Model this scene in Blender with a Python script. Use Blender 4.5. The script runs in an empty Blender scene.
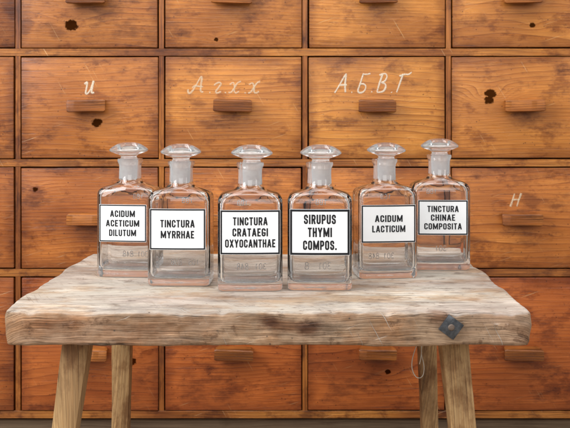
import bpy, bmesh, math, random
from mathutils import Vector, noise
random.seed(7)
scene = bpy.context.scene
COL = scene.collection

# ------------------------------------------------------------ helpers
def link(o, parent=None):
    COL.objects.link(o)
    if parent: o.parent = parent
    return o

def empty(name, loc, label, cat, group=None, rotz=0):
    o = bpy.data.objects.new(name, None)
    o.empty_display_size = 0.03
    o.location = loc; o.rotation_euler = (0, 0, rotz)
    o["label"] = label; o["category"] = cat
    if group: o["group"] = group
    return link(o)

def finish(bm, name, mats, parent=None, loc=(0,0,0), smooth_angle=35, recalc=True):
    if recalc: bmesh.ops.recalc_face_normals(bm, faces=bm.faces)
    for f in bm.faces: f.smooth = smooth_angle > 0
    if smooth_angle > 0:
        a = math.radians(smooth_angle)
        for e in bm.edges:
            if len(e.link_faces) == 2 and e.calc_face_angle(0) > a: e.smooth = False
    me = bpy.data.meshes.new(name); bm.to_mesh(me); bm.free()
    for m in mats: me.materials.append(m)
    o = bpy.data.objects.new(name, me); o.location = loc
    return link(o, parent)

def add_box(bm, x0, x1, y0, y1, z0, z1, bevel=0.0, seg=2):
    vs = [bm.verts.new((x, y, z)) for x in (x0, x1) for y in (y0, y1) for z in (z0, z1)]
    idx = [(0,1,3,2),(4,6,7,5),(0,4,5,1),(2,3,7,6),(0,2,6,4),(1,5,7,3)]
    fs = [bm.faces.new([vs[i] for i in q]) for q in idx]
    if bevel > 0:
        es = list({e for f in fs for e in f.edges})
        bmesh.ops.bevel(bm, geom=es, offset=bevel, segments=seg, affect='EDGES', profile=0.6)

def loft(bm, rings, cap0=True, cap1=True, mat_of=None, capmat0=0, capmat1=0, capdz0=0.0):
    VR = [[bm.verts.new(p) for p in r] for r in rings]
    n = len(rings[0])
    for k in range(len(VR)-1):
        for i in range(n):
            f = bm.faces.new((VR[k][i], VR[k][(i+1)%n], VR[k+1][(i+1)%n], VR[k+1][i]))
            if mat_of: f.material_index = mat_of(k)
    def cap(r, rev, mi, dz=0.0):
        c = Vector((0,0,0))
        for v in r: c += v.co
        c = c/len(r); c.z += dz
        cv = bm.verts.new(c)
        for i in range(n):
            a, b = r[i], r[(i+1)%n]
            f = bm.faces.new((cv, b, a) if rev else (cv, a, b)); f.material_index = mi
    if cap0: cap(VR[0], True, capmat0, capdz0)
    if cap1: cap(VR[-1], False, capmat1)

# ------------------------------------------------------------ node utils
class NT:
    def __init__(s, name):
        s.mat = bpy.data.materials.new(name); s.mat.use_nodes = True
        s.nt = s.mat.node_tree; s.nt.nodes.clear()
        s.out = s.nt.nodes.new('ShaderNodeOutputMaterial')
    def n(s, t, **kw):
        nd = s.nt.nodes.new(t)
        for k, v in kw.items(): setattr(nd, k, v)
        return nd
    def l(s, a, b): s.nt.links.new(a, b)
    def inp(s, sock, v):
        if isinstance(v, bpy.types.NodeSocket): s.l(v, sock)
        else: sock.default_value = v
    def m(s, op, a, b=0.0, c=0.0, clamp=False):
        nd = s.n('ShaderNodeMath', operation=op, use_clamp=clamp)
        s.inp(nd.inputs[0], a); s.inp(nd.inputs[1], b); s.inp(nd.inputs[2], c)
        return nd.outputs[0]
    def vec(s, x, y, z=0.0):
        nd = s.n('ShaderNodeCombineXYZ')
        for i, v in enumerate((x, y, z)): s.inp(nd.inputs[i], v)
        return nd.outputs[0]
    def noise(s, v, scale=1.0, detail=3.0, rough=0.5, dist=0.0):
        nd = s.n('ShaderNodeTexNoise'); s.l(v, nd.inputs['Vector'])
        nd.inputs['Scale'].default_value = scale; nd.inputs['Detail'].default_value = detail
        nd.inputs['Roughness'].default_value = rough; nd.inputs['Distortion'].default_value = dist
        return nd.outputs['Fac']
    def ramp(s, f, pts, interp='LINEAR'):
        nd = s.n('ShaderNodeValToRGB'); cr = nd.color_ramp; cr.interpolation = interp
        while len(cr.elements) < len(pts): cr.elements.new(0.5)
        for e, (p, c) in zip(cr.elements, pts):
            e.position = p
            e.color = (c, c, c, 1) if isinstance(c, (int, float)) else (*c, 1)
        s.l(f, nd.inputs[0]); return nd.outputs[0]
    def mix(s, f, a, b, mode='MIX'):
        nd = s.n('ShaderNodeMix', data_type='RGBA', blend_type=mode)
        s.inp(nd.inputs[0], f)
        for sock, v in ((nd.inputs[6], a), (nd.inputs[7], b)):
            if isinstance(v, bpy.types.NodeSocket): s.l(v, sock)
            else: sock.default_value = (*v, 1) if len(v) == 3 else v
        return nd.outputs[2]
    def maprange(s, v, a, b, c, d):
        nd = s.n('ShaderNodeMapRange'); s.l(v, nd.inputs[0])
        for i, x in enumerate((a, b, c, d)): nd.inputs[i+1].default_value = x
        return nd.outputs[0]
    def pr(s, **kw):
        p = s.n('ShaderNodeBsdfPrincipled')
        for k, v in kw.items():
            k = k.replace('_', ' ')
            if isinstance(v, bpy.types.NodeSocket): s.l(v, p.inputs[k])
            elif isinstance(v, tuple) and len(v) == 3: p.inputs[k].default_value = (*v, 1)
            else: p.inputs[k].default_value = v
        return p

def wood(name, light, mid, dark, ring=120, warp=6.0, seed=0.0, knots=(), axes='XZ', rough=0.42,
         coat=0.25, ringmix=0.75, stain=0.35, stainmul=(0.45,0.38,0.33), bump=0.15, specks=0.0,
         fibre=0.35, cracks=0.0, half=None, tone=(0.78, 1.12), scratch=0.0, scratchcol=(0.8,0.5,0.25),
         side=None, patches=(), blots=(), spec=0.3, sawmarks=0.0):
    t = NT(name)
    tc = t.n('ShaderNodeTexCoord'); sp = t.n('ShaderNodeSeparateXYZ'); t.l(tc.outputs['Object'], sp.inputs[0])
    X, Y, Z = sp.outputs
    if axes == 'XZ': U, V = X, Z
    elif axes == 'XY': U, V = X, t.m('ADD', Y, t.m('MULTIPLY', Z, 0.9))
    else: U, V = Z, t.m('ADD', X, t.m('MULTIPLY', Y, 0.7))
    Us = t.m('ADD', U, seed*1.7); Vs = t.m('ADD', V, seed*0.9)
    w = t.noise(t.vec(t.m('MULTIPLY', Us, 1.8), t.m('MULTIPLY', Vs, 9.0), seed), 1.0, 2.0, 0.45)
    w2 = t.noise(t.vec(t.m('MULTIPLY', Us, 9.0), t.m('MULTIPLY', Vs, 40.0), seed+3), 1.0, 2.0, 0.5)
    rv = t.m('ADD', t.m('MULTIPLY', Vs, ring), t.m('MULTIPLY', w, warp*2))
    rv = t.m('ADD', rv, t.m('MULTIPLY', w2, 0.8))
    core = None
    for (ku, kv, kr) in knots:
        du = t.m('SUBTRACT', U, ku); dv = t.m('SUBTRACT', V, kv)
        d2 = t.m('ADD', t.m('MULTIPLY', t.m('MULTIPLY', du, du), 0.25), t.m('MULTIPLY', dv, dv))
        g = t.m('EXPONENT', t.m('MULTIPLY', d2, -1.0/((kr*2.4)**2)))
        rv = t.m('ADD', rv, t.m('MULTIPLY', g, ring*kr*2.0))
        d3 = t.m('ADD', t.m('MULTIPLY', t.m('MULTIPLY', du, du), 0.8), t.m('MULTIPLY', dv, dv))
        kn = t.noise(t.vec(U, V, kr*100), 220.0, 3, 0.6)
        dd = t.m('ADD', t.m('SQRT', d3), t.m('MULTIPLY', t.m('SUBTRACT', w2, 0.5), kr*1.6))
        dd = t.m('ADD', dd, t.m('MULTIPLY', t.m('SUBTRACT', kn, 0.5), kr*1.1))
        c = t.maprange(dd, kr*1.0, kr*0.75, 0.0, 1.0)
        core = c if core is None else t.m('MAXIMUM', core, c)
    fr = t.m('FRACT', rv)
    rc = t.ramp(fr, [(0.0, light), (0.45, tuple(0.5*(a+b) for a, b in zip(light, mid))), (0.80, mid), (0.93, dark), (1.0, light)])
    flat = tuple(0.6*a+0.4*b for a, b in zip(light, mid))
    rm = t.maprange(t.noise(t.vec(t.m('MULTIPLY', Us, 4), t.m('MULTIPLY', Vs, 14), 5.0), 1.0, 2), 0.3, 0.65, ringmix*0.25, ringmix)
    col = t.mix(rm, flat, rc)
    fb = t.noise(t.vec(t.m('MULTIPLY', Us, 14.0), t.m('MULTIPLY', Vs, 620.0), 1.0), 1.0, 3.0, 0.6)
    fbv = t.maprange(fb, 0.3, 0.7, 1.0-fibre, 1.0+fibre*0.5)
    col = t.mix(1.0, col, t.vec(fbv, fbv, fbv), 'MULTIPLY')
    tn = t.noise(t.vec(t.m('MULTIPLY', Us, 5.0), t.m('MULTIPLY', Vs, 11.0), seed+9), 1.0, 3.0, 0.55)
    tv = t.maprange(tn, 0.3, 0.7, tone[0], tone[1])
    tv2 = t.m('POWER', tv, 1.3)
    col = t.mix(1.0, col, t.vec(tv, tv2, tv2), 'MULTIPLY')
    st = t.noise(t.vec(t.m('MULTIPLY', Us, 11.0), t.m('MULTIPLY', Vs, 22.0), seed+20), 1.0, 6.0, 0.68)
    sf = t.m('MULTIPLY', t.maprange(st, 0.54, 0.66, 0.0, 1.0), stain)
    col = t.mix(sf, col, t.mix(1.0, col, stainmul, 'MULTIPLY'))
    for k, (pc, psc, lo, hi, amt) in enumerate(patches):
        pn = t.noise(t.vec(t.m('MULTIPLY', Us, psc), t.m('MULTIPLY', Vs, psc*1.7), 40.0+7*k+seed), 1.0, 7.0, 0.7)
        pf = t.maprange(pn, lo, hi, 0.0, amt)
        col = t.mix(pf, col, t.mix(1.0, col, pc, 'MULTIPLY'))
    if blots:
        bn = t.noise(t.vec(t.m('MULTIPLY', Us, 45.0), t.m('MULTIPLY', Vs, 90.0), 2.0), 1.0, 6.0, 0.7)
        for (bu, bv, bru, brv, bc) in blots:
            du = t.m('DIVIDE', t.m('SUBTRACT', U, bu), bru); dvv = t.m('DIVIDE', t.m('SUBTRACT', V, bv), brv)
            dd = t.m('SQRT', t.m('ADD', t.m('MULTIPLY', du, du), t.m('MULTIPLY', dvv, dvv)))
            dd = t.m('ADD', dd, t.m('MULTIPLY', t.m('SUBTRACT', bn, 0.5), 1.6))
            bf = t.maprange(dd, 1.2, 0.5, 0.0, 0.9)
            col = t.mix(bf, col, t.mix(1.0, col, bc, 'MULTIPLY'))
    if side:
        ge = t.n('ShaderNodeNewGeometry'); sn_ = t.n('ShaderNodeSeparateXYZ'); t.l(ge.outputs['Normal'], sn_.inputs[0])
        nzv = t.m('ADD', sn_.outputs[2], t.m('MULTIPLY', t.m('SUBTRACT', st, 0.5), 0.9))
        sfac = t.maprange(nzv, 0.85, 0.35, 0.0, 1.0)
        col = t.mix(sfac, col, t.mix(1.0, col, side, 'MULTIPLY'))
    if specks > 0:
        vo = t.n('ShaderNodeTexVoronoi'); t.l(t.vec(Us, Vs, 0.0), vo.inputs['Vector']); vo.inputs['Scale'].default_value = 110
        sn = t.noise(t.vec(Us, Vs, 0.0), 25.0, 2)
        sm = t.m('MULTIPLY', t.maprange(vo.outputs['Distance'], 0.14, 0.07, 0.0, specks), t.maprange(sn, 0.48, 0.56, 0.0, 1.0))
        col = t.mix(sm, col, tuple(0.35*c for c in dark))
    hgt = t.m('ADD', t.m('MULTIPLY', fr, 0.2), fb)
    if sawmarks > 0:
        A = t.m('ADD', t.m('MULTIPLY', Us, 0.93), t.m('MULTIPLY', Vs, 0.36))
        sw = t.noise(t.vec(t.m('MULTIPLY', A, 260.0), t.m('MULTIPLY', Vs, 12.0), 4.0), 1.0, 2.0, 0.6)
        sk = t.m('MULTIPLY', t.maprange(sw, 0.55, 0.72, 0.0, sawmarks), t.maprange(st, 0.38, 0.52, 1.0, 0.0))
        col = t.mix(sk, col, t.mix(1.0, col, (0.6, 0.52, 0.46), 'MULTIPLY'))
        hgt = t.m('SUBTRACT', hgt, t.m('MULTIPLY', sk, 1.0))
    if scratch > 0:
        for k, (ca, sa) in enumerate(((0.95, 0.31), (0.5, -0.86))):
            A = t.m('ADD', t.m('MULTIPLY', Us, ca), t.m('MULTIPLY', Vs, sa)); B = t.m('SUBTRACT', t.m('MULTIPLY', Vs, ca), t.m('MULTIPLY', Us, sa))
            s1 = t.noise(t.vec(t.m('MULTIPLY', A, 14.0), t.m('MULTIPLY', B, 500.0), 11.0+k), 1.0, 1.0, 0.5)
            s2 = t.noise(t.vec(Us, Vs, 3.0+k+seed), 16.0, 2)
            sm = t.m('MULTIPLY', t.maprange(s1, 0.70, 0.78, 0.0, scratch), t.maprange(s2, 0.48, 0.6, 0.0, 1.0))
            col = t.mix(sm, col, scratchcol)
            hgt = t.m('SUBTRACT', hgt, sm)
    if cracks > 0:
        ck = t.noise(t.vec(t.m('MULTIPLY', Us, 6.0), t.m('MULTIPLY', Vs, 200.0), seed+30), 1.0, 4.0, 0.6)
        cm = t.maprange(ck, 0.66, 0.71, 0.0, cracks)
        col = t.mix(cm, col, tuple(0.3*c for c in dark))
        hgt = t.m('SUBTRACT', hgt, t.m('MULTIPLY', cm, 2.0))
    if half:
        ex = t.m('SUBTRACT', half[0], t.m('ABSOLUTE', U)); ez = t.m('SUBTRACT', half[1], t.m('ABSOLUTE', V))
        ed = t.m('ADD', t.m('MINIMUM', ex, ez), t.m('MULTIPLY', t.m('SUBTRACT', st, 0.5), 0.06))
        ef = t.maprange(ed, 0.018, 0.0, 0.0, 0.75)
        col = t.mix(ef, col, t.mix(1.0, col, (0.45, 0.36, 0.33), 'MULTIPLY'))
    if core is not None:
        col = t.mix(t.m('MULTIPLY', core, 0.96), col, (dark[0]*0.14, dark[1]*0.14, dark[2]*0.2))
    hgt = t.m('ADD', hgt, t.m('MULTIPLY', tn, 2.0))
    bp = t.n('ShaderNodeBump'); bp.inputs['Strength'].default_value = bump; bp.inputs['Distance'].default_value = 0.0015
    t.l(hgt, bp.inputs['Height'])
    rg = t.maprange(st, 0.3, 0.7, rough-0.12, rough+0.18)
    p = t.pr(Base_Color=col, Roughness=rg, Coat_Weight=coat, Coat_Roughness=0.14)
    p.inputs['Specular IOR Level'].default_value = spec
    if core is not None:
        t.l(t.m('MULTIPLY', t.m('SUBTRACT', 1.0, core, clamp=True), spec), p.inputs['Specular IOR Level'])
        t.l(t.m('MULTIPLY', t.m('SUBTRACT', 1.0, core, clamp=True), coat), p.inputs['Coat Weight'])
    t.l(bp.outputs[0], p.inputs['Normal'])
    if coat > 0.1: t.l(bp.outputs[0], p.inputs['Coat Normal'])
    t.l(p.outputs[0], t.out.inputs[0])
    return t.mat

def simple(name, col, rough=0.5, metal=0.0, nscale=60, var=0.2, bump=0.0, coat=0.0):
    t = NT(name)
    tc = t.n('ShaderNodeTexCoord')
    nz = t.noise(tc.outputs['Object'], nscale, 4, 0.6)
    v = t.maprange(nz, 0.3, 0.7, 1-var, 1+var*0.4)
    c = t.mix(1.0, col, t.vec(v, v, v), 'MULTIPLY')
    p = t.pr(Base_Color=c, Roughness=rough, Metallic=metal, Coat_Weight=coat)
    if bump:
        b = t.n('ShaderNodeBump'); b.inputs['Strength'].default_value = bump; b.inputs['Distance'].default_value = 0.001
        t.l(nz, b.inputs['Height']); t.l(b.outputs[0], p.inputs['Normal'])
    t.l(p.outputs[0], t.out.inputs[0]); return t.mat

def glass(name, rough=0.0, tint=(1.0, 1.0, 1.0), milky=0.0, bstr=0.08, tl=0.4):
    t = NT(name)
    tc = t.n('ShaderNodeTexCoord')
    nz = t.noise(tc.outputs['Object'], 45, 2, 0.5)
    p = t.pr(Base_Color=tint, Roughness=rough, IOR=1.50, Transmission_Weight=1.0)
    b = t.n('ShaderNodeBump'); b.inputs['Strength'].default_value = bstr; b.inputs['Distance'].default_value = 0.002
    t.l(nz, b.inputs['Height']); t.l(b.outputs[0], p.inputs['Normal'])
    sh = p.outputs[0]
    if milky > 0:
        nf = t.noise(tc.outputs['Object'], 160, 4, 0.7)
        d = t.n('ShaderNodeBsdfDiffuse'); d.inputs[0].default_value = (0.96, 0.98, 0.99, 1)
        tr = t.n('ShaderNodeBsdfTranslucent'); tr.inputs[0].default_value = (0.97, 0.98, 0.99, 1)
        m1 = t.n('ShaderNodeMixShader'); m1.inputs[0].default_value = tl
        t.l(d.outputs[0], m1.inputs[1]); t.l(tr.outputs[0], m1.inputs[2])
        m2 = t.n('ShaderNodeMixShader'); t.l(t.maprange(nf, 0.3, 0.7, milky*0.85, milky*1.12), m2.inputs[0])
        t.l(sh, m2.inputs[1]); t.l(m1.outputs[0], m2.inputs[2]); sh = m2.outputs[0]
    t.l(sh, t.out.inputs[0]); return t.mat

G_CLEAR = glass("clear_glass")
G_HEAD = glass("stopper_glass", 0.0, (1, 1, 1), 0.07)
G_FROST = glass("ground_glass", 0.18, (0.99, 0.99, 0.99), 0.40)
G_NECK = glass("ground_neck_glass", 0.10, (0.99, 0.99, 0.99), 0.10)
G_NECKO = glass("frosted_neck_glass", 0.03, (1, 1, 1), 0.17)
G_BASE = glass("lightened_base_glass", 0.3, (1, 1, 1), 0.8, 0.1, 0.5)  # milky white painted in so the underside looks lit through the glass
G_FOOT = glass("lightened_foot_glass", 0.02, (0.98, 1, 1), 0.16, 0.5, 0.3)  # milk in the lower rim stands in for brightness the glass lacks
M_LABEL = simple("white_enamel", (0.93, 0.93, 0.925), 0.28, 0, 30, 0.03, 0, 0.3)
M_INK = simple("black_enamel", (0.010, 0.010, 0.013), 0.35, 0, 200, 0.3)
def ghost(name, col, lo, hi, scale, cov, transl=0.0):
    t = NT(name)
    tc = t.n('ShaderNodeTexCoord')
    nz = t.noise(tc.outputs['Object'], scale, 3, 0.7)
    f = t.maprange(nz, lo, hi, 0.0, cov)
    d = t.n('ShaderNodeBsdfDiffuse'); d.inputs[0].default_value = (*col, 1)
    sh = d.outputs[0]
    if transl > 0:
        tl = t.n('ShaderNodeBsdfTranslucent'); tl.inputs[0].default_value = (*col, 1)
        mm = t.n('ShaderNodeMixShader'); mm.inputs[0].default_value = transl
        t.l(sh, mm.inputs[1]); t.l(tl.outputs[0], mm.inputs[2]); sh = mm.outputs[0]
    tr = t.n('ShaderNodeBsdfTransparent')
    m = t.n('ShaderNodeMixShader'); t.l(f, m.inputs[0]); t.l(tr.outputs[0], m.inputs[1]); t.l(sh, m.inputs[2])
    t.l(m.outputs[0], t.out.inputs[0]); return t.mat
M_CHALK = ghost("chalk", (0.88, 0.77, 0.60), 0.30, 0.64, 700, 0.72)
M_CHALK2 = ghost("faded_chalk", (0.86, 0.70, 0.48), 0.30, 0.66, 600, 0.55)
M_ETCH = ghost("etched_number", (1.0, 1.0, 1.0), 0.1, 0.5, 300, 0.85, 0.5)

# ------------------------------------------------------------ setting
def plane(name, x0, x1, y0, y1, z, mat):
    bm = bmesh.new()
    bmesh.ops.create_grid(bm, x_segments=4, y_segments=4, size=0.5)
    for v in bm.verts:
        v.co = Vector(((x0+x1)/2+v.co.x*(x1-x0), (y0+y1)/2+v.co.y*(y1-y0), z))
    o = finish(bm, name, [mat], smooth_angle=0); o["kind"] = "structure"; return o
plane("floor", -4, 4, -3, 2.6, 0, wood("floor_boards", (0.36,0.29,0.22), (0.28,0.22,0.16), (0.12,0.08,0.05), 40, 4, 2, axes='XY', coat=0, rough=0.6))
bm = bmesh.new(); add_box(bm, -4, 4, 2.30, 2.38, 0.0, 2.6, 0.0)
o = finish(bm, "wall", [simple("plaster", (0.62,0.58,0.52), 0.9, 0, 12, 0.1, 0.3)], smooth_angle=0); o["kind"] = "structure"

# ------------------------------------------------------------ cabinet
FY = 1.752
XD = [-0.7195 + 0.2515*i for i in range(6)]
ZR = [0.099, 0.3475, 0.540, 0.734, 0.930]
cab = empty("drawer_cabinet", (0, FY, 0), "old orange pine apothecary cabinet with rows of chalk-marked drawers", "cabinet")
M_FRAME = wood("pine_frame", (0.44,0.165,0.034), (0.31,0.098,0.016), (0.13,0.032,0.006), 150, 3, 4.2, axes='XZ', stain=1.0, rough=0.40, coat=0.15, scratch=0.5, fibre=0.55, tone=(0.4,1.25), bump=0.3,
               patches=(((0.45,0.35,0.3), 22, 0.50, 0.62, 0.8),))
M_STILE = wood("pine_stile", (0.37,0.125,0.024), (0.27,0.082,0.013), (0.11,0.027,0.004), 150, 2, 6.2, axes='ZX', stain=1.0, rough=0.40, coat=0.15, fibre=0.55, tone=(0.4,1.25), bump=0.3,
               patches=(((0.45,0.35,0.3), 22, 0.50, 0.62, 0.8),))
x0, x1 = XD[0], XD[-1]
bm = bmesh.new()
dv = 0.0044; rl = 0.0064
for i, z in enumerate(ZR):
    add_box(bm, x0+dv, x1-dv, 0.0, 0.03, z-rl, z+rl, 0.0004, 1)
n_rail_faces = len(bm.faces)
for i, x in enumerate(XD):
    if i in (0, 5):
        s = -1 if i == 0 else 1
        a, b = sorted((x - s*dv, x + s*0.035))
        add_box(bm, a, b, -0.001, 0.46, 0.0, ZR[-1]+0.02, 0.0015, 1)
    else:
        for k in range(4):
            add_box(bm, x-dv, x+dv, 0.0006, 0.03, ZR[k]+rl, ZR[k+1]-rl, 0.0004, 1)
for k, f in enumerate(bm.faces): f.material_index = 0 if k < n_rail_faces else 1
frame = finish(bm, "frame", [M_FRAME, M_STILE], cab)
bm = bmesh.new(); add_box(bm, x0-0.045, x1+0.045, -0.02, 0.47, ZR[-1]+0.0205, ZR[-1]+0.045, 0.003)
finish(bm, "top_board", [M_FRAME], cab)
bm = bmesh.new()
add_box(bm, x0+0.005, x1-0.005, 0.02, 0.44, 0.0, 0.085, 0.002, 1)
finish(bm, "plinth", [wood("dark_plinth", (0.22,0.15,0.09), (0.16,0.1,0.06), (0.08,0.04,0.02), 120, 3, 8, coat=0)], cab)
bm = bmesh.new(); add_box(bm, x0+0.005, x1-0.005, 0.44, 0.455, 0.086, ZR[-1]+0.019, 0.001, 1)
finish(bm, "back_panel", [M_FRAME], cab)

def curve_mesh(strokes, rad, name, flatten=0.12):
    cu = bpy.data.curves.new("tmp", 'CURVE'); cu.dimensions = '3D'
    cu.bevel_depth = rad; cu.bevel_resolution = 1; cu.resolution_u = 6
    for st in strokes:
        s = cu.splines.new('NURBS'); s.points.add(len(st)-1)
        for p, q in zip(s.points, st):
            p.co = (q[0], 0, q[1], 1); p.radius = random.uniform(0.7, 1.2)
        s.order_u = 3; s.use_endpoint_u = True
    ob = bpy.data.objects.new("tmp", cu); COL.objects.link(ob)
    dg = bpy.context.evaluated_depsgraph_get()
    me = bpy.data.meshes.new_from_object(ob.evaluated_get(dg))
    bpy.data.objects.remove(ob); bpy.data.curves.remove(cu)
    for v in me.vertices: v.co.y *= flatten
    me.name = name
    return me
L = {
 'A': ([[(0,0),(.1,.15),(.42,1),(.45,1),(.5,.4),(.62,0)], [(.15,.38),(.35,.42),(.6,.4)]], .9),
 'a': ([[(-.25,.25),(-.2,0),(0,.0),(.2,.4),(.42,1.05),(.5,1.0),(.52,.4),(.6,.0),(.75,.1)], [(.0,.35),(.1,.5),(.35,.42),(.68,.4)]], .95),
 'B': ([[(.2,1),(.35,.97),(.65,1.03)], [(.22,1),(.18,.5),(.12,.05),(.3,-.03),(.5,.08),(.52,.35),(.35,.5),(.15,.45)]], .85),
 'V': ([[(.1,0),(.15,.5),(.22,1)], [(.05,.95),(.3,1.08),(.5,.9),(.42,.62),(.2,.53),(.45,.5),(.55,.25),(.4,0),(.1,0)]], .85),
 'G': ([[(.1,0),(.15,.5),(.25,.98)], [(.05,.9),(.3,1.0),(.6,.95),(.68,1.1)]], .8),
 'I': ([[(-.05,.75),(.1,1),(.12,.5),(.12,.1),(.25,0),(.42,.3),(.55,1)], [(.55,1),(.52,.4),(.58,.05),(.75,.15)]], .9),
 'x': ([[(-.08,.55),(.1,.75),(.25,.4),(.3,.1),(.45,-.02),(.6,.12)], [(.58,.72),(.4,.7),(.25,.35),(.1,-.02),(-.05,.05)]], .8),
 'g': ([[(-.05,.5),(.15,.72),(.38,.62),(.28,.4),(.08,.1),(.2,-.03),(.45,.1)]], .6),
 'H': ([[(0,0),(.08,.5),(.12,1)], [(.5,0),(.55,.5),(.62,1)], [(.05,.5),(.3,.56),(.58,.5)]], .8),
 '.': ([[(0,.02),(.03,.03),(.05,.0)]], .22),
}
def write(word, h, slant=0.2, stretch=1.0):
    out = []; x = 0
    for ch in word:
        st, adv = L[ch]
        for s in st:
            out.append([((x+a+slant*b)*h + random.uniform(-.02,.02)*h, b*h + random.uniform(-.02,.02)*h) for a, b in s])
        x += adv*stretch
    w = x*h
    return [[(a-w/2, b) for a, b in s] for s in out]

def handle_mesh(sd):
    bm = bmesh.new()
    prof = [(0.0,-0.0075),(-0.010,-0.0068),(-0.018,-0.0095),(-0.024,-0.0112),(-0.0268,-0.0098),
            (-0.0270,0.0066),(-0.0256,0.0086),(-0.014,0.0102),(0.0,0.0098)]
    rings = []
    N = 22
    for i in range(N+1):
        x = -0.0335+0.067*i/N
        e = 0.0335-abs(x)
        s = 1.0 if e > 0.0025 else 0.86+0.14*math.sqrt(e/0.0025)
        ring = []
        for y, z in prof:
            q = noise.noise(Vector((x*60, y*80+sd, z*80)))
            ring.append((x*(1 - 0.12*(1-min(1,-y/0.02))) + (0.0006*q if e < 0.004 else 0), y*(.9+.1*s)-0.0006*q, z*s+0.0006*noise.noise(Vector((x*40, sd, z*50)))))
        rings.append(ring)
    loft(bm, rings)
    bmesh.ops.recalc_face_normals(bm, faces=bm.faces)
    for f in bm.faces: f.smooth = True
    for e in bm.edges:
        if len(e.link_faces)==2 and e.calc_face_angle(0) > .6: e.smooth = False
    return bm
M_HANDLES = [wood("handle_wood", (a*0.37, a*0.122, a*0.023), (a*0.27, a*0.079, a*0.013), (a*0.09, a*0.021, a*0.004), 200, 3, 1.3+a*7, axes='XZ', rough=0.42, coat=0.18, tone=(0.4,1.3), stain=0.9, fibre=0.6, bump=0.5, spec=0.25) for a in (0.8, 0.95, 1.1)]
HMS = []
for q, mh in enumerate(M_HANDLES):
    bm = handle_mesh(q*3.3); me = bpy.data.meshes.new("handle"); bm.to_mesh(me); bm.free(); me.materials.append(mh); HMS.append(me)

knot_map = {
 (4,2): [(-0.0525,0.023,0.0085),(-0.0555,0.0135,0.0085)],
 (1,3): [(-0.032,-0.050,0.009)],
 (1,2): [(0.012,-0.028,0.008)],
 (3,3): [(0.09,0.02,0.004)],
 (2,3): [(-0.03,-0.075,0.004)],
 (4,3): [(0.02,-0.05,0.005)],
 (1,1): [(-0.095,0.05,0.005)],
 (2,0): [(0.06,0.06,0.006)],
 (3,0): [(0.02,-0.05,0.006)],
 (1,0): [(0.075,-0.03,0.007)],
 (4,0): [(0.0,0.05,0.006)],
}
writing = {(1,2): ('I', 0.024, 0.0, 0.023, 0, 1.0), (2,2): ('a.g.x.x', 0.028, -0.010, 0.025, 1, 1.2),
           (3,2): ('A.B.V.G', 0.032, -0.008, 0.027, 0, 1.02), (4,1): ('H', 0.023, -0.008, 0.020, 1, 1.0),
           (2,1): ('g.x', 0.02, 0.02, 0.035, 1, 1.0)}
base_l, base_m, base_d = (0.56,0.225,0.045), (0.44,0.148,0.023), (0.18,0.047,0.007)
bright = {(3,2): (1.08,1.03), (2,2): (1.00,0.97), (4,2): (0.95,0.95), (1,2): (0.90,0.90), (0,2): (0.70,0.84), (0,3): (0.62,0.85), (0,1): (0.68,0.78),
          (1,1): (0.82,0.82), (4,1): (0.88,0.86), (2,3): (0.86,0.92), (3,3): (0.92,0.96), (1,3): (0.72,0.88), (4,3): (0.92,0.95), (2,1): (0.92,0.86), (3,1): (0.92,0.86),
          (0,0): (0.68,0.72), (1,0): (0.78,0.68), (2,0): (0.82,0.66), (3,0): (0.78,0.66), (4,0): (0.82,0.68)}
for c in range(5):
    for r in range(4):
        j = lambda: random.uniform(-0.0009, 0.0009)
        cx = (XD[c]+XD[c+1])/2 + j(); zb, zt = ZR[r]+rl+0.0017+j()*0.8, ZR[r+1]-rl-0.0022+j()*0.8
        cz = (zb+zt)/2; hh = (zt-zb)/2; hw = 0.2515/2 - dv - 0.0019 + j()*0.5
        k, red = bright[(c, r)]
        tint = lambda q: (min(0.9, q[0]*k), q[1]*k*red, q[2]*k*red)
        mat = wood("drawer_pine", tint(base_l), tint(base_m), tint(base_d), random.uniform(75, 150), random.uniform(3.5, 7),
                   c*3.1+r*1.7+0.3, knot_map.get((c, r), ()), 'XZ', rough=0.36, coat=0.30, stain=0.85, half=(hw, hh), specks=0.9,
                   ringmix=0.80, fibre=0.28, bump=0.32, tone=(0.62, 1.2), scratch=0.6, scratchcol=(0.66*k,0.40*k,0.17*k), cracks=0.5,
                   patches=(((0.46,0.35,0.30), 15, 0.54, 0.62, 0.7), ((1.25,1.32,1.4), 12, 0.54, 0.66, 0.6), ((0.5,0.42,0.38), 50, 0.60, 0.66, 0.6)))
        bm = bmesh.new(); add_box(bm, -hw, hw, 0.0, 0.022, -hh, hh, 0.0018, 3)
        off = random.uniform(-0.0018, 0.0003)
        d = finish(bm, "drawer", [mat], cab, (cx, off, cz), 30)
        d.rotation_euler = (0, random.uniform(-.004, .004), 0)
        h = bpy.data.objects.new("handle", random.choice(HMS)); link(h, d)
        h.location = (random.uniform(-.003,.003), 0.0005, (0.004 if r == 2 else (-0.013 if r == 0 else (-0.003 if r == 3 else 0.0))))
        h.rotation_euler = (0, random.uniform(-.03,.03), 0); h.scale = (random.uniform(.96,1.05), 1, random.uniform(.92,1.08))
        if (c, r) in writing:
            wd, hgt, wx, wz, fad, stc = writing[(c, r)]
            me = curve_mesh(write(wd, hgt, 0.2, stc), 0.0018, "chalk_writing"); me.materials.clear()
            me.materials.append(M_CHALK2 if fad else M_CHALK)
            w = bpy.data.objects.new("chalk_writing", me); link(w, d); w.location = (wx, -0.0003, wz)
            w["label"] = "white chalk letters handwritten on the drawer front"

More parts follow.
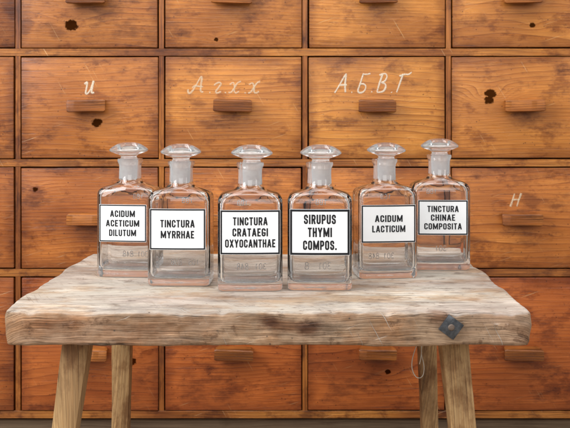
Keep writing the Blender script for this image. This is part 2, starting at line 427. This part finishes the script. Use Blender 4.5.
# ------------------------------------------------------------ bench
ZT = 0.42
bench = empty("wooden_bench", (-0.015, 1.25, 0), "low weathered pale wooden bench with splayed legs and worn slab", "bench")
BX0, BX1, BY0, BY1 = -0.279, 0.273, -0.212, 0.222
TH = 0.036
bm = bmesh.new()
NX = 260
def profile(y0, y1, zt, zb, inset):
    pts = []
    r = 0.004; rb = 0.004
    def arc(cy, cz, a0, a1, rad, n=5):
        for i in range(n+1):
            a = math.radians(a0+(a1-a0)*i/n); pts.append((cy+math.cos(a)*rad, cz+math.sin(a)*rad))
    arc(y0+r, zt-r, 180, 90, r)
    for i in range(1, 80): pts.append((y0+r+(y1-y0-2*r)*i/80, zt))
    arc(y1-r, zt-r, 90, 0, r)
    for i in range(1, 6): pts.append((y1, zt-r-(zt-zb-r-rb)*i/6))
    arc(y1-rb, zb+rb, 0, -90, rb)
    for i in range(1, 40): pts.append((y1-rb-(y1-y0-2*rb)*i/40, zb))
    arc(y0+rb, zb+rb, -90, -180, rb)
    for i in range(1, 9): pts.append((y0, zb+rb+(zt-zb-r-rb)*i/9))
    return pts
rings = []
for i in range(NX+1):
    u = i/NX
    x = BX0 + (BX1-BX0)*u
    e = min(x-BX0, BX1-x)
    ins = 0.0
    if e < 0.003: ins = 0.003 - math.sqrt(max(0, 0.003**2-(0.003-e)**2))
    wf = noise.noise(Vector((x*9, 1.3, 0)))*0.004 + noise.noise(Vector((x*30, 4.3, 0)))*0.0016
    wb = noise.noise(Vector((x*7, 8.3, 0)))*0.008
    cl = max(0, 1-(x-BX0)/0.03); cr = max(0, 1-(BX1-x)/0.02)
    y0 = BY0 + wf + 0.010*cl**2 + 0.005*cr**2 + ins
    y1 = BY1 + wb - 0.02*cr**2 - ins - 0.03*max(0, (x-0.1)/0.17)
    zb = ZT-TH + noise.noise(Vector((x*12, 2, 5)))*0.0018 + noise.noise(Vector((x*60, 2, 9)))*0.0009 + ins*0.8
    ring = []
    for (y, z) in profile(y0, y1, ZT-ins*0.8, zb, ins):
        dz = 0
        n1 = noise.noise(Vector((x*10, y*40, 0)))*0.5+0.5
        edge = min(y-y0, y1-y)
        if z > ZT-0.012:
            dz = -0.0007*n1
            if edge < 0.022 and y < 0:
                chip = max(0, noise.noise(Vector((x*18, 3, 0)))+.15)*0.0045 + max(0, noise.noise(Vector((x*70, 7, 0)))-.1)*0.005
                dz -= chip*(1-edge/0.022)**1.3
        dy = 0
        if y < y0+0.005: dy = noise.noise(Vector((x*25, z*90, 3)))*0.0012 + noise.noise(Vector((x*80, z*200, 8)))*0.0009
        xs = noise.noise(Vector((y*14, z*20, 7 if x < 0 else 11)))*0.007 + noise.noise(Vector((y*60, z*60, 3)))*0.0015
        wgt = max(0, 1-e/0.05)
        xe = x + xs*wgt
        if x < 0: xe += 0.012*wgt*max(0, (y-0.05)/0.17)
        ring.append((xe, y+dy, z+dz))
    rings.append(ring)
loft(bm, rings)
RUST = (0.36, 0.23, 0.165)
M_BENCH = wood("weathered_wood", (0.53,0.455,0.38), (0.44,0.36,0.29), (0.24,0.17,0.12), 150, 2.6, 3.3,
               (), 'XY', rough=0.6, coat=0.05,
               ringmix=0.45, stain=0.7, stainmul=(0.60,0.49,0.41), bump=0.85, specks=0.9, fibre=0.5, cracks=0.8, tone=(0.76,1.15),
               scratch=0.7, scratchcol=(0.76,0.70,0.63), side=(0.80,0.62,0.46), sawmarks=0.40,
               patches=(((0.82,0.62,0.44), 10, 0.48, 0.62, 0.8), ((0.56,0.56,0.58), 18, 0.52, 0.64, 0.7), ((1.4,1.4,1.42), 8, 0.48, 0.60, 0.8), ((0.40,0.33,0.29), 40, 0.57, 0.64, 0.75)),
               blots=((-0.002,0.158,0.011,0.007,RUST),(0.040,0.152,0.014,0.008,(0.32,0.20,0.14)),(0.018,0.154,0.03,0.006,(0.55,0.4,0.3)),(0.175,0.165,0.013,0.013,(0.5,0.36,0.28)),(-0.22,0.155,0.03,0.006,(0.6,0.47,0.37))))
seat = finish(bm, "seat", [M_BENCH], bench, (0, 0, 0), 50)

M_LEG = wood("leg_wood", (0.54,0.335,0.155), (0.42,0.235,0.095), (0.19,0.08,0.028), 190, 2.5, 2.1, (), 'ZX', rough=0.5, coat=0.12, stain=0.7, bump=0.6, fibre=0.4, cracks=0.8,
             patches=(((0.50,0.38,0.30), 14, 0.50, 0.62, 0.8),), tone=(0.65,1.18), ringmix=0.6)
def leg(top, bot, wt, wb, seed):
    bm = bmesh.new(); rings = []
    n = 16; K = 24
    T, B = Vector(top), Vector(bot)
    for k in range(K+1):
        s = k/K; c = B.lerp(T, s); w = wb+(wt-wb)*s
        ring = []
        for i in range(n):
            a = 2*math.pi*i/n
            sx, sy = math.cos(a), math.sin(a)
            q = 1/max(abs(sx), abs(sy))*0.55 + 0.45
            rr = w/2*q*(1+0.07*noise.noise(Vector((sx*2, sy*2, s*7+seed))))
            ring.append(((c.x-B.x)+sx*rr, (c.y-B.y)+sy*rr, c.z-B.z))
        rings.append(ring)
    loft(bm, rings)
    return finish(bm, "leg", [M_LEG], bench, tuple(B), 28)
ox, oy = 0.015, -1.25
def P(x, y, z): return (x+ox, y+oy, z)
leg(P(-0.230,1.125,ZT-TH+0.004), P(-0.278,1.085,0), 0.034, 0.022, 1)
leg(P(-0.224,1.385,ZT-TH+0.004), P(-0.238,1.435,0), 0.030, 0.022, 2)
leg(P(0.187,1.125,ZT-TH+0.004), P(0.222,1.085,0), 0.034, 0.024, 3)
leg(P(0.192,1.37,ZT-TH+0.004), P(0.211,1.425,0), 0.028, 0.021, 4)

bm = bmesh.new(); add_box(bm, -0.0095, 0.0095, -0.0018, 0.004, -0.0095, 0.0095, 0.0009, 2)
for v in bm.verts:
    v.co.y += noise.noise(v.co*90)*0.0006
M_IRON = simple("dark_iron", (0.12,0.125,0.135), 0.40, 0.7, 160, 0.6, 0.4)
pl = finish(bm, "metal_plate", [M_IRON], bench, (0.187, BY0-0.0022, ZT-0.0158)); pl.rotation_euler = (0, math.radians(36), 0)
bm = bmesh.new()
loft(bm, [[(math.cos(2*math.pi*i/20)*r, y, math.sin(2*math.pi*i/20)*r) for i in range(20)] for r, y in ((0.0035,0.002),(0.0035,-0.0005),(0.0026,-0.0016),(0.001,-0.0019))])
finish(bm, "bolt_head", [simple("rusty_bolt", (0.17,0.12,0.09), 0.6, 0.4, 200, 0.5)], pl, (0,-0.0016,0))

# ------------------------------------------------------------ bottles
HW, HD, BUL = 0.0375, 0.0225, 0.002
REF = None
def rr_ring(z, hw, hd, cr, t):
    pts = []
    cn, sn = 7, 9
    if t < 1:
        for q, (sx, sy) in enumerate(((1,-1),(1,1),(-1,1),(-1,-1))):
            cx, cy = sx*(hw-cr), sy*(hd-cr)
            a0 = -90 + 90*q
            for i in range(cn+1):
                a = math.radians(a0 + 90*i/cn)
                pts.append([cx+cr*math.cos(a), cy+cr*math.sin(a)])
            nx = ((1,1),(-1,1),(-1,-1),(1,-1))[q]
            ex, ey = nx[0]*(hw-cr), nx[1]*(hd-cr)
            a1 = math.radians(a0+90)
            p0 = (cx+cr*math.cos(a1), cy+cr*math.sin(a1)); p1 = (ex+cr*math.cos(a1), ey+cr*math.sin(a1))
            for i in range(1, sn+1):
                s = i/(sn+1); pts.append([p0[0]+(p1[0]-p0[0])*s, p0[1]+(p1[1]-p0[1])*s])
        for p in pts:
            b = BUL*(1-(p[0]/hw)**2)*min(1, abs(p[1])/(hd*0.9))
            p[1] += b if p[1] > 0 else -b
    N = 4*(cn+1+sn)
    out = []
    for i in range(N):
        if t < 1:
            th = math.atan2(pts[i][1]/hd, pts[i][0]/hw)
        else:
            p = REF[i]; th = math.atan2(p[1]/HD, p[0]/HW)
        cxp, cyp = math.cos(th)*(hw), math.sin(th)*(hw if t >= 1 else (hd))
        if t >= 1: out.append((cxp, cyp, z))
        else: out.append((pts[i][0]*(1-t)+cxp*t, pts[i][1]*(1-t)+cyp*t, z))
    return out
REF = [(p[0], p[1]) for p in rr_ring(0, HW, HD, 0.0045, 0)]
def front_y(x):
    cr = 0.0045; b = BUL*(1-(x/HW)**2)
    ax = abs(x)-(HW-cr)
    y = HD if ax <= 0 else HD-cr+math.sqrt(max(0, cr*cr-ax*ax))
    return -(y+b)

outer = [(0.0022,.0220,.0090,.004,0),(0.0016,.0290,.0145,.004,0),(0.0002,.0325,.0180,.004,0),(0,.0340,.0195,.004,0),(0.0005,.0354,.0207,.004,0),(.0020,.0368,.0219,.0045,0),(.0045,HW,HD,.0045,0),
 (.0078,HW,HD,.0045,0),(.050,HW,HD,.0045,0),(.1030,HW,HD,.0045,0),(.1062,.0373,.0222,.0048,0),(.1088,.0364,.0214,.005,.02),(.1110,.0348,.0203,.006,.05),
 (.1127,.0323,.0192,.007,.13),(.1139,.0290,.0182,.007,.27),(.1150,.0250,.0173,.007,.47),(.1161,.0212,.0165,.007,.68),(.1176,.0180,.0158,.007,.87),
 (.1198,.0155,.0155,0,1),(.1235,.0143,.0143,0,1),(.135,.0139,.0139,0,1),(.1405,.0141,.0141,0,1),(.1430,.0152,.0152,0,1),(.1450,.0162,.0162,0,1),(.1474,.0163,.0163,0,1),(.1486,.0154,.0154,0,1),
 (.1488,.0128,.0128,0,1)]
inner = [(.1475,.0118,.0118,0,1),(.1380,.0113,.0113,0,1),(.1235,.0108,.0108,0,1),(.1200,.0118,.0118,0,1),(.1168,.0150,.0128,.005,.8),(.1142,.0200,.0142,.006,.5),
 (.1120,.0255,.0155,.006,.25),(.1090,.0310,.0172,.006,.08),(.1055,.0333,.0186,.005,0),(.101,.0342,.0192,.004,0),(.050,.0343,.0193,.004,0),(.0155,.0342,.0192,.004,0),
 (.0118,.0330,.0180,.005,0),(.0096,.0300,.0155,.006,0),(.0090,.0220,.0100,.006,0)]
allr = outer+inner
bm = bmesh.new()
no = len(outer)
def bm_mat(k):
    if k <= 2: return 2
    if k <= 6: return 4
    if 19 <= k <= 20: return 3
    if no-1 <= k <= no+1: return 1
    return 0
loft(bm, [rr_ring(*a) for a in allr], mat_of=bm_mat, capmat0=2)
body_o = finish(bm, "body", [G_CLEAR, G_NECK, G_BASE, G_NECKO, G_FOOT], None, smooth_angle=32)
BODY = body_o.data; bpy.data.objects.remove(body_o)

# stopper: ground shank, tapering stem, low-domed mushroom head
bm = bmesh.new()
prof = [(.1215,.0090),(.1222,.0099),(.1240,.0103),(.1380,.0108),(.1470,.0113),(.1488,.0112),(.1500,.0104),(.1512,.0101),(.1523,.0107),(.1535,.0125),(.1548,.0156),(.1561,.0194),
        (.1574,.0227),(.1584,.0241),(.1594,.0246),(.1604,.0245),(.1613,.0238),(.1630,.0218),(.1650,.0188),(.1668,.0155),(.1682,.0120),(.1690,.0085),(.1694,.0045)]
NS = 64
rings = [[(math.cos(2*math.pi*i/NS)*r, math.sin(2*math.pi*i/NS)*r, z) for i in range(NS)] for k,(z, r) in enumerate(prof)]
loft(bm, rings, mat_of=lambda k: 1 if 0 <= k <= 4 else 0)
so = finish(bm, "stopper", [G_HEAD, G_FROST], None, smooth_angle=60)
STOP = so.data; bpy.data.objects.remove(so)

def patch(bm, x0, x1, z0, z1, eps, nx=24):
    cols = []
    for i in range(nx+1):
        x = x0+(x1-x0)*i/nx
        y = front_y(x)-eps
        cols.append((bm.verts.new((x, y, z0)), bm.verts.new((x, y, z1))))
    for i in range(nx):
        bm.faces.new((cols[i][0], cols[i+1][0], cols[i+1][1], cols[i][1]))

GL = {
 'A': (.53, [(0,[(0,0,0),(.44,1,0)]), (0,[(1,0,0),(.56,1,0)]), (0,[(.2,.25,0),(.8,.25,0)])]),
 'C': (.47, [(0,[(1,.74,0),(1,1,1),(0,1,1),(0,0,1),(1,0,1),(1,.26,0)])]),
 'D': (.48, [(1,[(0,0,0),(0,1,0),(1,1,1),(1,0,1)])]),
 'E': (.41, [(0,[(1,1,0),(0,1,0),(0,0,0),(1,0,0)]), (0,[(0,.5,0),(.8,.5,0)])]),
 'G': (.49, [(0,[(1,.80,0),(1,1,1),(0,1,1),(0,0,1),(1,0,1),(1,.42,0),(.62,.42,0)])]),
 'H': (.48, [(0,[(0,0,0),(0,1,0)]), (0,[(1,0,0),(1,1,0)]), (0,[(0,.5,0),(1,.5,0)])]),
 'I': (.0, [(0,[(.5,0,0),(.5,1,0)])]),
 'L': (.39, [(0,[(0,1,0),(0,0,0),(1,0,0)])]),
 'M': (.70, [(0,[(0,0,0),(0,1,0)]), (0,[(1,0,0),(1,1,0)]), (0,[(.03,.98,0),(.5,.10,0)]), (0,[(.97,.98,0),(.5,.10,0)])]),
 'N': (.52, [(0,[(0,0,0),(0,1,0)]), (0,[(1,0,0),(1,1,0)]), (0,[(.04,.98,0),(.96,.02,0)])]),
 'O': (.48, [(1,[(0,0,1),(0,1,1),(1,1,1),(1,0,1)])]),
 'P': (.47, [(0,[(0,0,0),(0,1,0),(1,1,1),(1,.44,1),(0,.44,0)])]),
 'R': (.48, [(0,[(0,0,0),(0,1,0),(1,1,1),(1,.47,1),(0,.47,0)]), (0,[(.6,.46,0),(.98,0,0)])]),
 'S': (.47, [(0,[(1,.78,0),(1,1,1),(0,1,1),(0,.54,1),(1,.46,1),(1,0,1),(0,0,1),(0,.22,0)])]),
 'T': (.45, [(0,[(0,1,0),(1,1,0)]), (0,[(.5,.9,0),(.5,0,0)])]),
 'U': (.48, [(0,[(0,1,0),(0,0,1),(1,0,1),(1,1,0)])]),
 'X': (.52, [(0,[(.03,0,0),(.97,1,0)]), (0,[(.03,1,0),(.97,0,0)])]),
 'Y': (.52, [(0,[(.02,1,0),(.5,.42,0)]), (0,[(.98,1,0),(.5,.42,0)]), (0,[(.5,.46,0),(.5,0,0)])]),
 '.': (.0, [(0,[(.5,0,0),(.5,.015,0)])]),
}
def glyph_lines(word, s, gap):
    x = 0; out = []
    for ch in word:
        W, sts = GL[ch]; W = max(W, s)
        for closed, pts in sts:
            P2 = [Vector((x+s/2+p[0]*(W-s), s/2+p[1]*(1-s))) for p in pts]
            rad = (W-s)/2*0.92
            res = []
            n = len(P2)
            for i, p in enumerate(P2):
                if pts[i][2] and (closed or 0 < i < n-1):
                    a, b = P2[i-1], P2[(i+1) % n]
                    da, db = (a-p), (b-p)
                    r = min(rad, da.length*0.499, db.length*0.499)
                    if (i == 1 or i == n-2) and not closed: r = min(rad, max(min(da.length, db.length)*0.9, r*0.5))
                    r = min(r, da.length*0.95, db.length*0.95)
                    da.normalize(); db.normalize()
                    for k in range(8):
                        th = k/7*math.pi/2
                        res.append(p + da*r*(1-math.sin(th)) + db*r*(1-math.cos(th)))
                else: res.append(p)
            out.append((closed, res))
        x += W+gap
    return x-gap, out
def stroke_quads(closed, pts, s):
    P2 = []
    for p in pts:
        if not P2 or (p-P2[-1]).length > 1e-4: P2.append(p.copy())
    if closed and (P2[0]-P2[-1]).length < 1e-4: P2.pop()
    n = len(P2)
    if not closed:
        d = (P2[0]-P2[1]).normalized(); e = (P2[-1]-P2[-2]).normalized()
        P2[0] += d*s/2*0.98; P2[-1] += e*s/2*0.98
    Lf, Rt = [], []
    for i in range(n):
        if closed or 0 < i < n-1:
            d0 = (P2[i]-P2[i-1]).normalized(); d1 = (P2[(i+1)%n]-P2[i]).normalized()
        elif i == 0: d0 = d1 = (P2[1]-P2[0]).normalized()
        else: d0 = d1 = (P2[-1]-P2[-2]).normalized()
        n0 = Vector((-d0.y, d0.x)); n1 = Vector((-d1.y, d1.x))
        m = (n0+n1).normalized(); k = 1/max(0.5, m.dot(n0))
        Lf.append(P2[i]+m*k*s/2); Rt.append(P2[i]-m*k*s/2)
    qs = []
    for i in range(n if closed else n-1):
        j = (i+1) % n
        qs.append((Rt[i], Rt[j], Lf[j], Lf[i]))
    return qs

def lettering(lines, cx, parent, weight=0.15, name="lettering"):
    bm = bmesh.new()
    for txt, w, h, z in lines:
        tw, sts = glyph_lines(txt, weight, 0.11)
        fx = w/tw
        for si, (closed, pts) in enumerate(sts):
            eps = 0.00040 + 0.00001*(si % 5)
            for q in stroke_quads(closed, pts, weight):
                vs = []
                for p in q:
                    x = cx + (p.x-tw/2)*fx; zz = z + (p.y-0.5)*h
                    vs.append(bm.verts.new((x, front_y(x)-eps, zz)))
                bm.faces.new(vs)
    bm.normal_update()
    for f in bm.faces:
        if f.normal.y > 0: f.normal_flip()
    return finish(bm, name, [M_INK], parent, smooth_angle=0, recalc=False)

DG = {'0': [[(.5,1),(.1,.9),(0,.5),(.1,.1),(.5,0),(.9,.1),(1,.5),(.9,.9),(.5,1)]],
      '1': [[(.3,.8),(.6,1),(.6,.5),(.6,0)]],
      '3': [[(.05,.9),(.5,1.05),(.95,.8),(.8,.55),(.4,.53)],[(.4,.53),(.9,.5),(1,.2),(.6,-.03),(0,.1)]],
      '4': [[(.7,0),(.7,.5),(.7,1),(.4,.6),(0,.3),(.5,.3),(1,.3)]],
      '6': [[(.9,.95),(.5,1.05),(.05,.7),(0,.3),(.3,-.03),(.8,0),(.95,.3),(.7,.55),(.3,.5),(.05,.35)]],
      '8': [[(.5,.53),(.1,.6),(.1,.95),(.5,1.02),(.9,.95),(.9,.6),(.5,.53),(.05,.45),(0,.05),(.5,-.03),(1,.05),(.95,.45),(.5,.53)]],
      '9': [[(.95,.6),(.6,.45),(.1,.5),(.05,.9),(.5,1.03),(.95,.9),(1,.5),(.8,.05),(.2,0)]]}
def number_mesh(txt, w, h, nx, nz):
    n = len(txt); cw = w/n*0.72
    st = []
    for i, ch in enumerate(txt):
        for s in DG[ch]:
            st.append([(-(i*w/n + p[0]*cw - w/2), p[1]*h - h/2) for p in s])
    me = curve_mesh(st, 0.00062, "etched_number", 0.2)
    for v in me.vertices:
        xx = v.co.x+nx; v.co = (xx, -front_y(xx)+0.00012+v.co.y, v.co.z+nz)
    me.materials.clear(); me.materials.append(M_ETCH)
    return me

GRP = "antique apothecary bottles on the bench"
def bottle(x, y, rot, lw, lh, lz, lines, border, desc, nums, lcx=0.0, weight=0.168, sc=1.0):
    e = empty("glass_bottle", (x, y, ZT-0.0002), desc, "bottle", GRP, math.radians(rot))
    e.scale = (sc, sc, sc)
    b = bpy.data.objects.new("body", BODY); link(b, e)
    s = bpy.data.objects.new("stopper", STOP); link(s, e); s.rotation_euler = (math.radians(random.uniform(-.8,.8)), math.radians(random.uniform(-.8,.8)), random.uniform(0, 3))
    bm = bmesh.new(); patch(bm, lcx-lw/2, lcx+lw/2, lz-lh/2, lz+lh/2, 0.00018)
    lab = finish(bm, "label", [M_LABEL], e, smooth_angle=60, recalc=False)
    bm = bmesh.new(); i0 = 0.0004; X0, X1, Z0, Z1 = lcx-lw/2+i0, lcx+lw/2-i0, lz-lh/2+i0, lz+lh/2-i0; t = border
    patch(bm, X0, X1, Z0, Z0+t, 0.0003); patch(bm, X0, X1, Z1-t, Z1, 0.0003)
    patch(bm, X0, X0+t, Z0+t, Z1-t, 0.0003, 2); patch(bm, X1-t, X1, Z0+t, Z1-t, 0.0003, 2)
    finish(bm, "border", [M_INK], lab, smooth_angle=60, recalc=False)
    lettering([(tx, w, h, lz+dz) for tx, w, h, dz in lines], lcx, lab, weight)
    for nm in nums:
        me = number_mesh(*nm)
        o = bpy.data.objects.new("etched_number", me); link(o, e)
    return e

bottle(-0.198, 1.279, -7, .061, .047, .0683, [("ACIDUM", .032, .0082, .0120), ("ACETICUM", .043, .0082, 0), ("DILUTUM", .035, .0082, -.0120)], .0014,
       "clear glass bottle with stopper, white label reading ACIDUM ACETICUM DILUTUM", [("188", .015, .0075, .004, .1000), ("301", .015, .008, .010, .021), ("848", .015, .008, -.010, .021)], -0.003)
bottle(-0.1260, 1.214, -2.5, .067, .049, .0681, [("TINCTURA", .041, .0090, .0068), ("MYRRHAE", .040, .0090, -.0062)], .0017,
       "clear glass bottle with stopper, white label reading TINCTURA MYRRHAE", [("188", .015, .0075, .004, .1000), ("108", .014, .008, .012, .020), ("898", .014, .008, -.010, .020)], -0.001)
bottle(-0.0410, 1.178, 2, .0695, .0515, .0688, [("TINCTURA", .040, .0094, .0128), ("CRATAEGI", .041, .0094, 0), ("OXYOCANTHAE", .058, .0094, -.0128)], .0019,
       "clear glass bottle with stopper, white label reading TINCTURA CRATAEGI OXYOCANTHAE", [("188", .014, .0072, -.010, .1000), ("301", .015, .008, .012, .020), ("848", .015, .008, -.010, .020)], 0, 0.172)
bottle(0.0408, 1.183, -1, .0700, .0535, .0683, [("SIRUPUS", .037, .0110, .0150), ("THYMI", .028, .0110, 0), ("COMPOS.", .039, .0110, -.0150)], .0025,
       "clear glass bottle with stopper, bold white label reading SIRUPUS THYMI COMPOS.", [("188", .015, .0075, .002, .1004), ("301", .017, .009, .006, .020), ("8", .006, .009, -.016, .020)], 0.0, 0.182)
bottle(0.1262, 1.268, 7, .0690, .0470, .0688, [("ACIDUM", .035, .0084, .0066), ("LACTICUM", .042, .0084, -.0062)], .0016,
       "clear glass bottle with stopper, white label reading ACIDUM LACTICUM", [("168", .015, .0075, .006, .1004), ("301", .015, .008, .010, .020), ("848", .015, .008, -.010, .020)])
bottle(0.2060, 1.336, -2, .0640, .0450, .0683, [("TINCTURA", .040, .0080, .0112), ("CHINAE", .031, .0080, 0), ("COMPOSITA", .048, .0080, -.0112)], .0016,
       "clear glass bottle with stopper, white label reading TINCTURA CHINAE COMPOSITA", [("188", .015, .0075, -.008, .1000), ("301", .016, .008, .004, .020)], lcx=0.002, sc=1.02)

cs = [[(0.010,0),(0.004,-.018),(-.004,-.034),(-.008,-.052),(-.003,-.066),(.006,-.066),(.008,-.052),(.003,-.036),(.008,-.018),(.012,0)],
      [(0.004,0),(0.001,-.016),(.006,-.034),(.002,-.050)]]
me = curve_mesh(cs, 0.0005, "thread", 1.0)
me.materials.clear(); me.materials.append(simple("cotton_thread", (0.75,0.68,0.58), 0.9))
th = bpy.data.objects.new("thread", me); link(th); th.location = (0.154, 1.16, ZT-TH+0.001)
th["label"] = "thin pale thread looped and hanging under the bench"; th["category"] = "thread"

# ------------------------------------------------------------ light
world = bpy.data.worlds.new("World"); scene.world = world; world.use_nodes = True
bg = world.node_tree.nodes['Background']; bg.inputs[0].default_value = (0.94, 0.975, 1.0, 1); bg.inputs[1].default_value = 0.30
def area(name, loc, tgt, sx, sy, power, col):
    l = bpy.data.lights.new(name, 'AREA'); l.shape = 'RECTANGLE'; l.size = sx; l.size_y = sy; l.energy = power; l.color = col
    o = bpy.data.objects.new(name, l); o.location = loc
    o.rotation_euler = (Vector(tgt)-Vector(loc)).to_track_quat('-Z', 'Y').to_euler(); COL.objects.link(o)
area("window_and_fill_light", (-1.5, 0.35, 1.55), (0, 1.35, 0.5), 1.0, 1.5, 52, (0.965, 0.985, 1.0))
area("window_and_fill_light", (1.7, 0.3, 1.4), (0, 1.4, 0.5), 0.6, 1.4, 14, (0.98, 0.99, 1.0))  # added fill from the right, not a real window
area("window_and_fill_light", (0.0, 0.85, 2.2), (0, 1.25, 0.4), 1.9, 0.9, 30, (0.965, 0.985, 1.0))  # overhead lamp added to send more light through the bottles
area("window_and_fill_light", (0.0, -1.3, 1.35), (0.0, 1.5, 0.45), 1.8, 0.9, 18, (0.96, 0.98, 1.0))

# ------------------------------------------------------------ camera
cam = bpy.data.cameras.new("Camera"); co = bpy.data.objects.new("Camera", cam); COL.objects.link(co)
co.location = (0, 0, 0.624); co.rotation_euler = (math.radians(90), 0, 0)
cam.sensor_width = 36; cam.lens = 63.16; cam.shift_y = -0.1737; cam.clip_start = 0.05; cam.clip_end = 50
cam.dof.use_dof = True; cam.dof.focus_distance = 1.19; cam.dof.aperture_fstop = 22
scene.camera = co
scene.view_settings.view_transform = 'Standard'; scene.view_settings.look = 'None'; scene.view_settings.exposure = 0
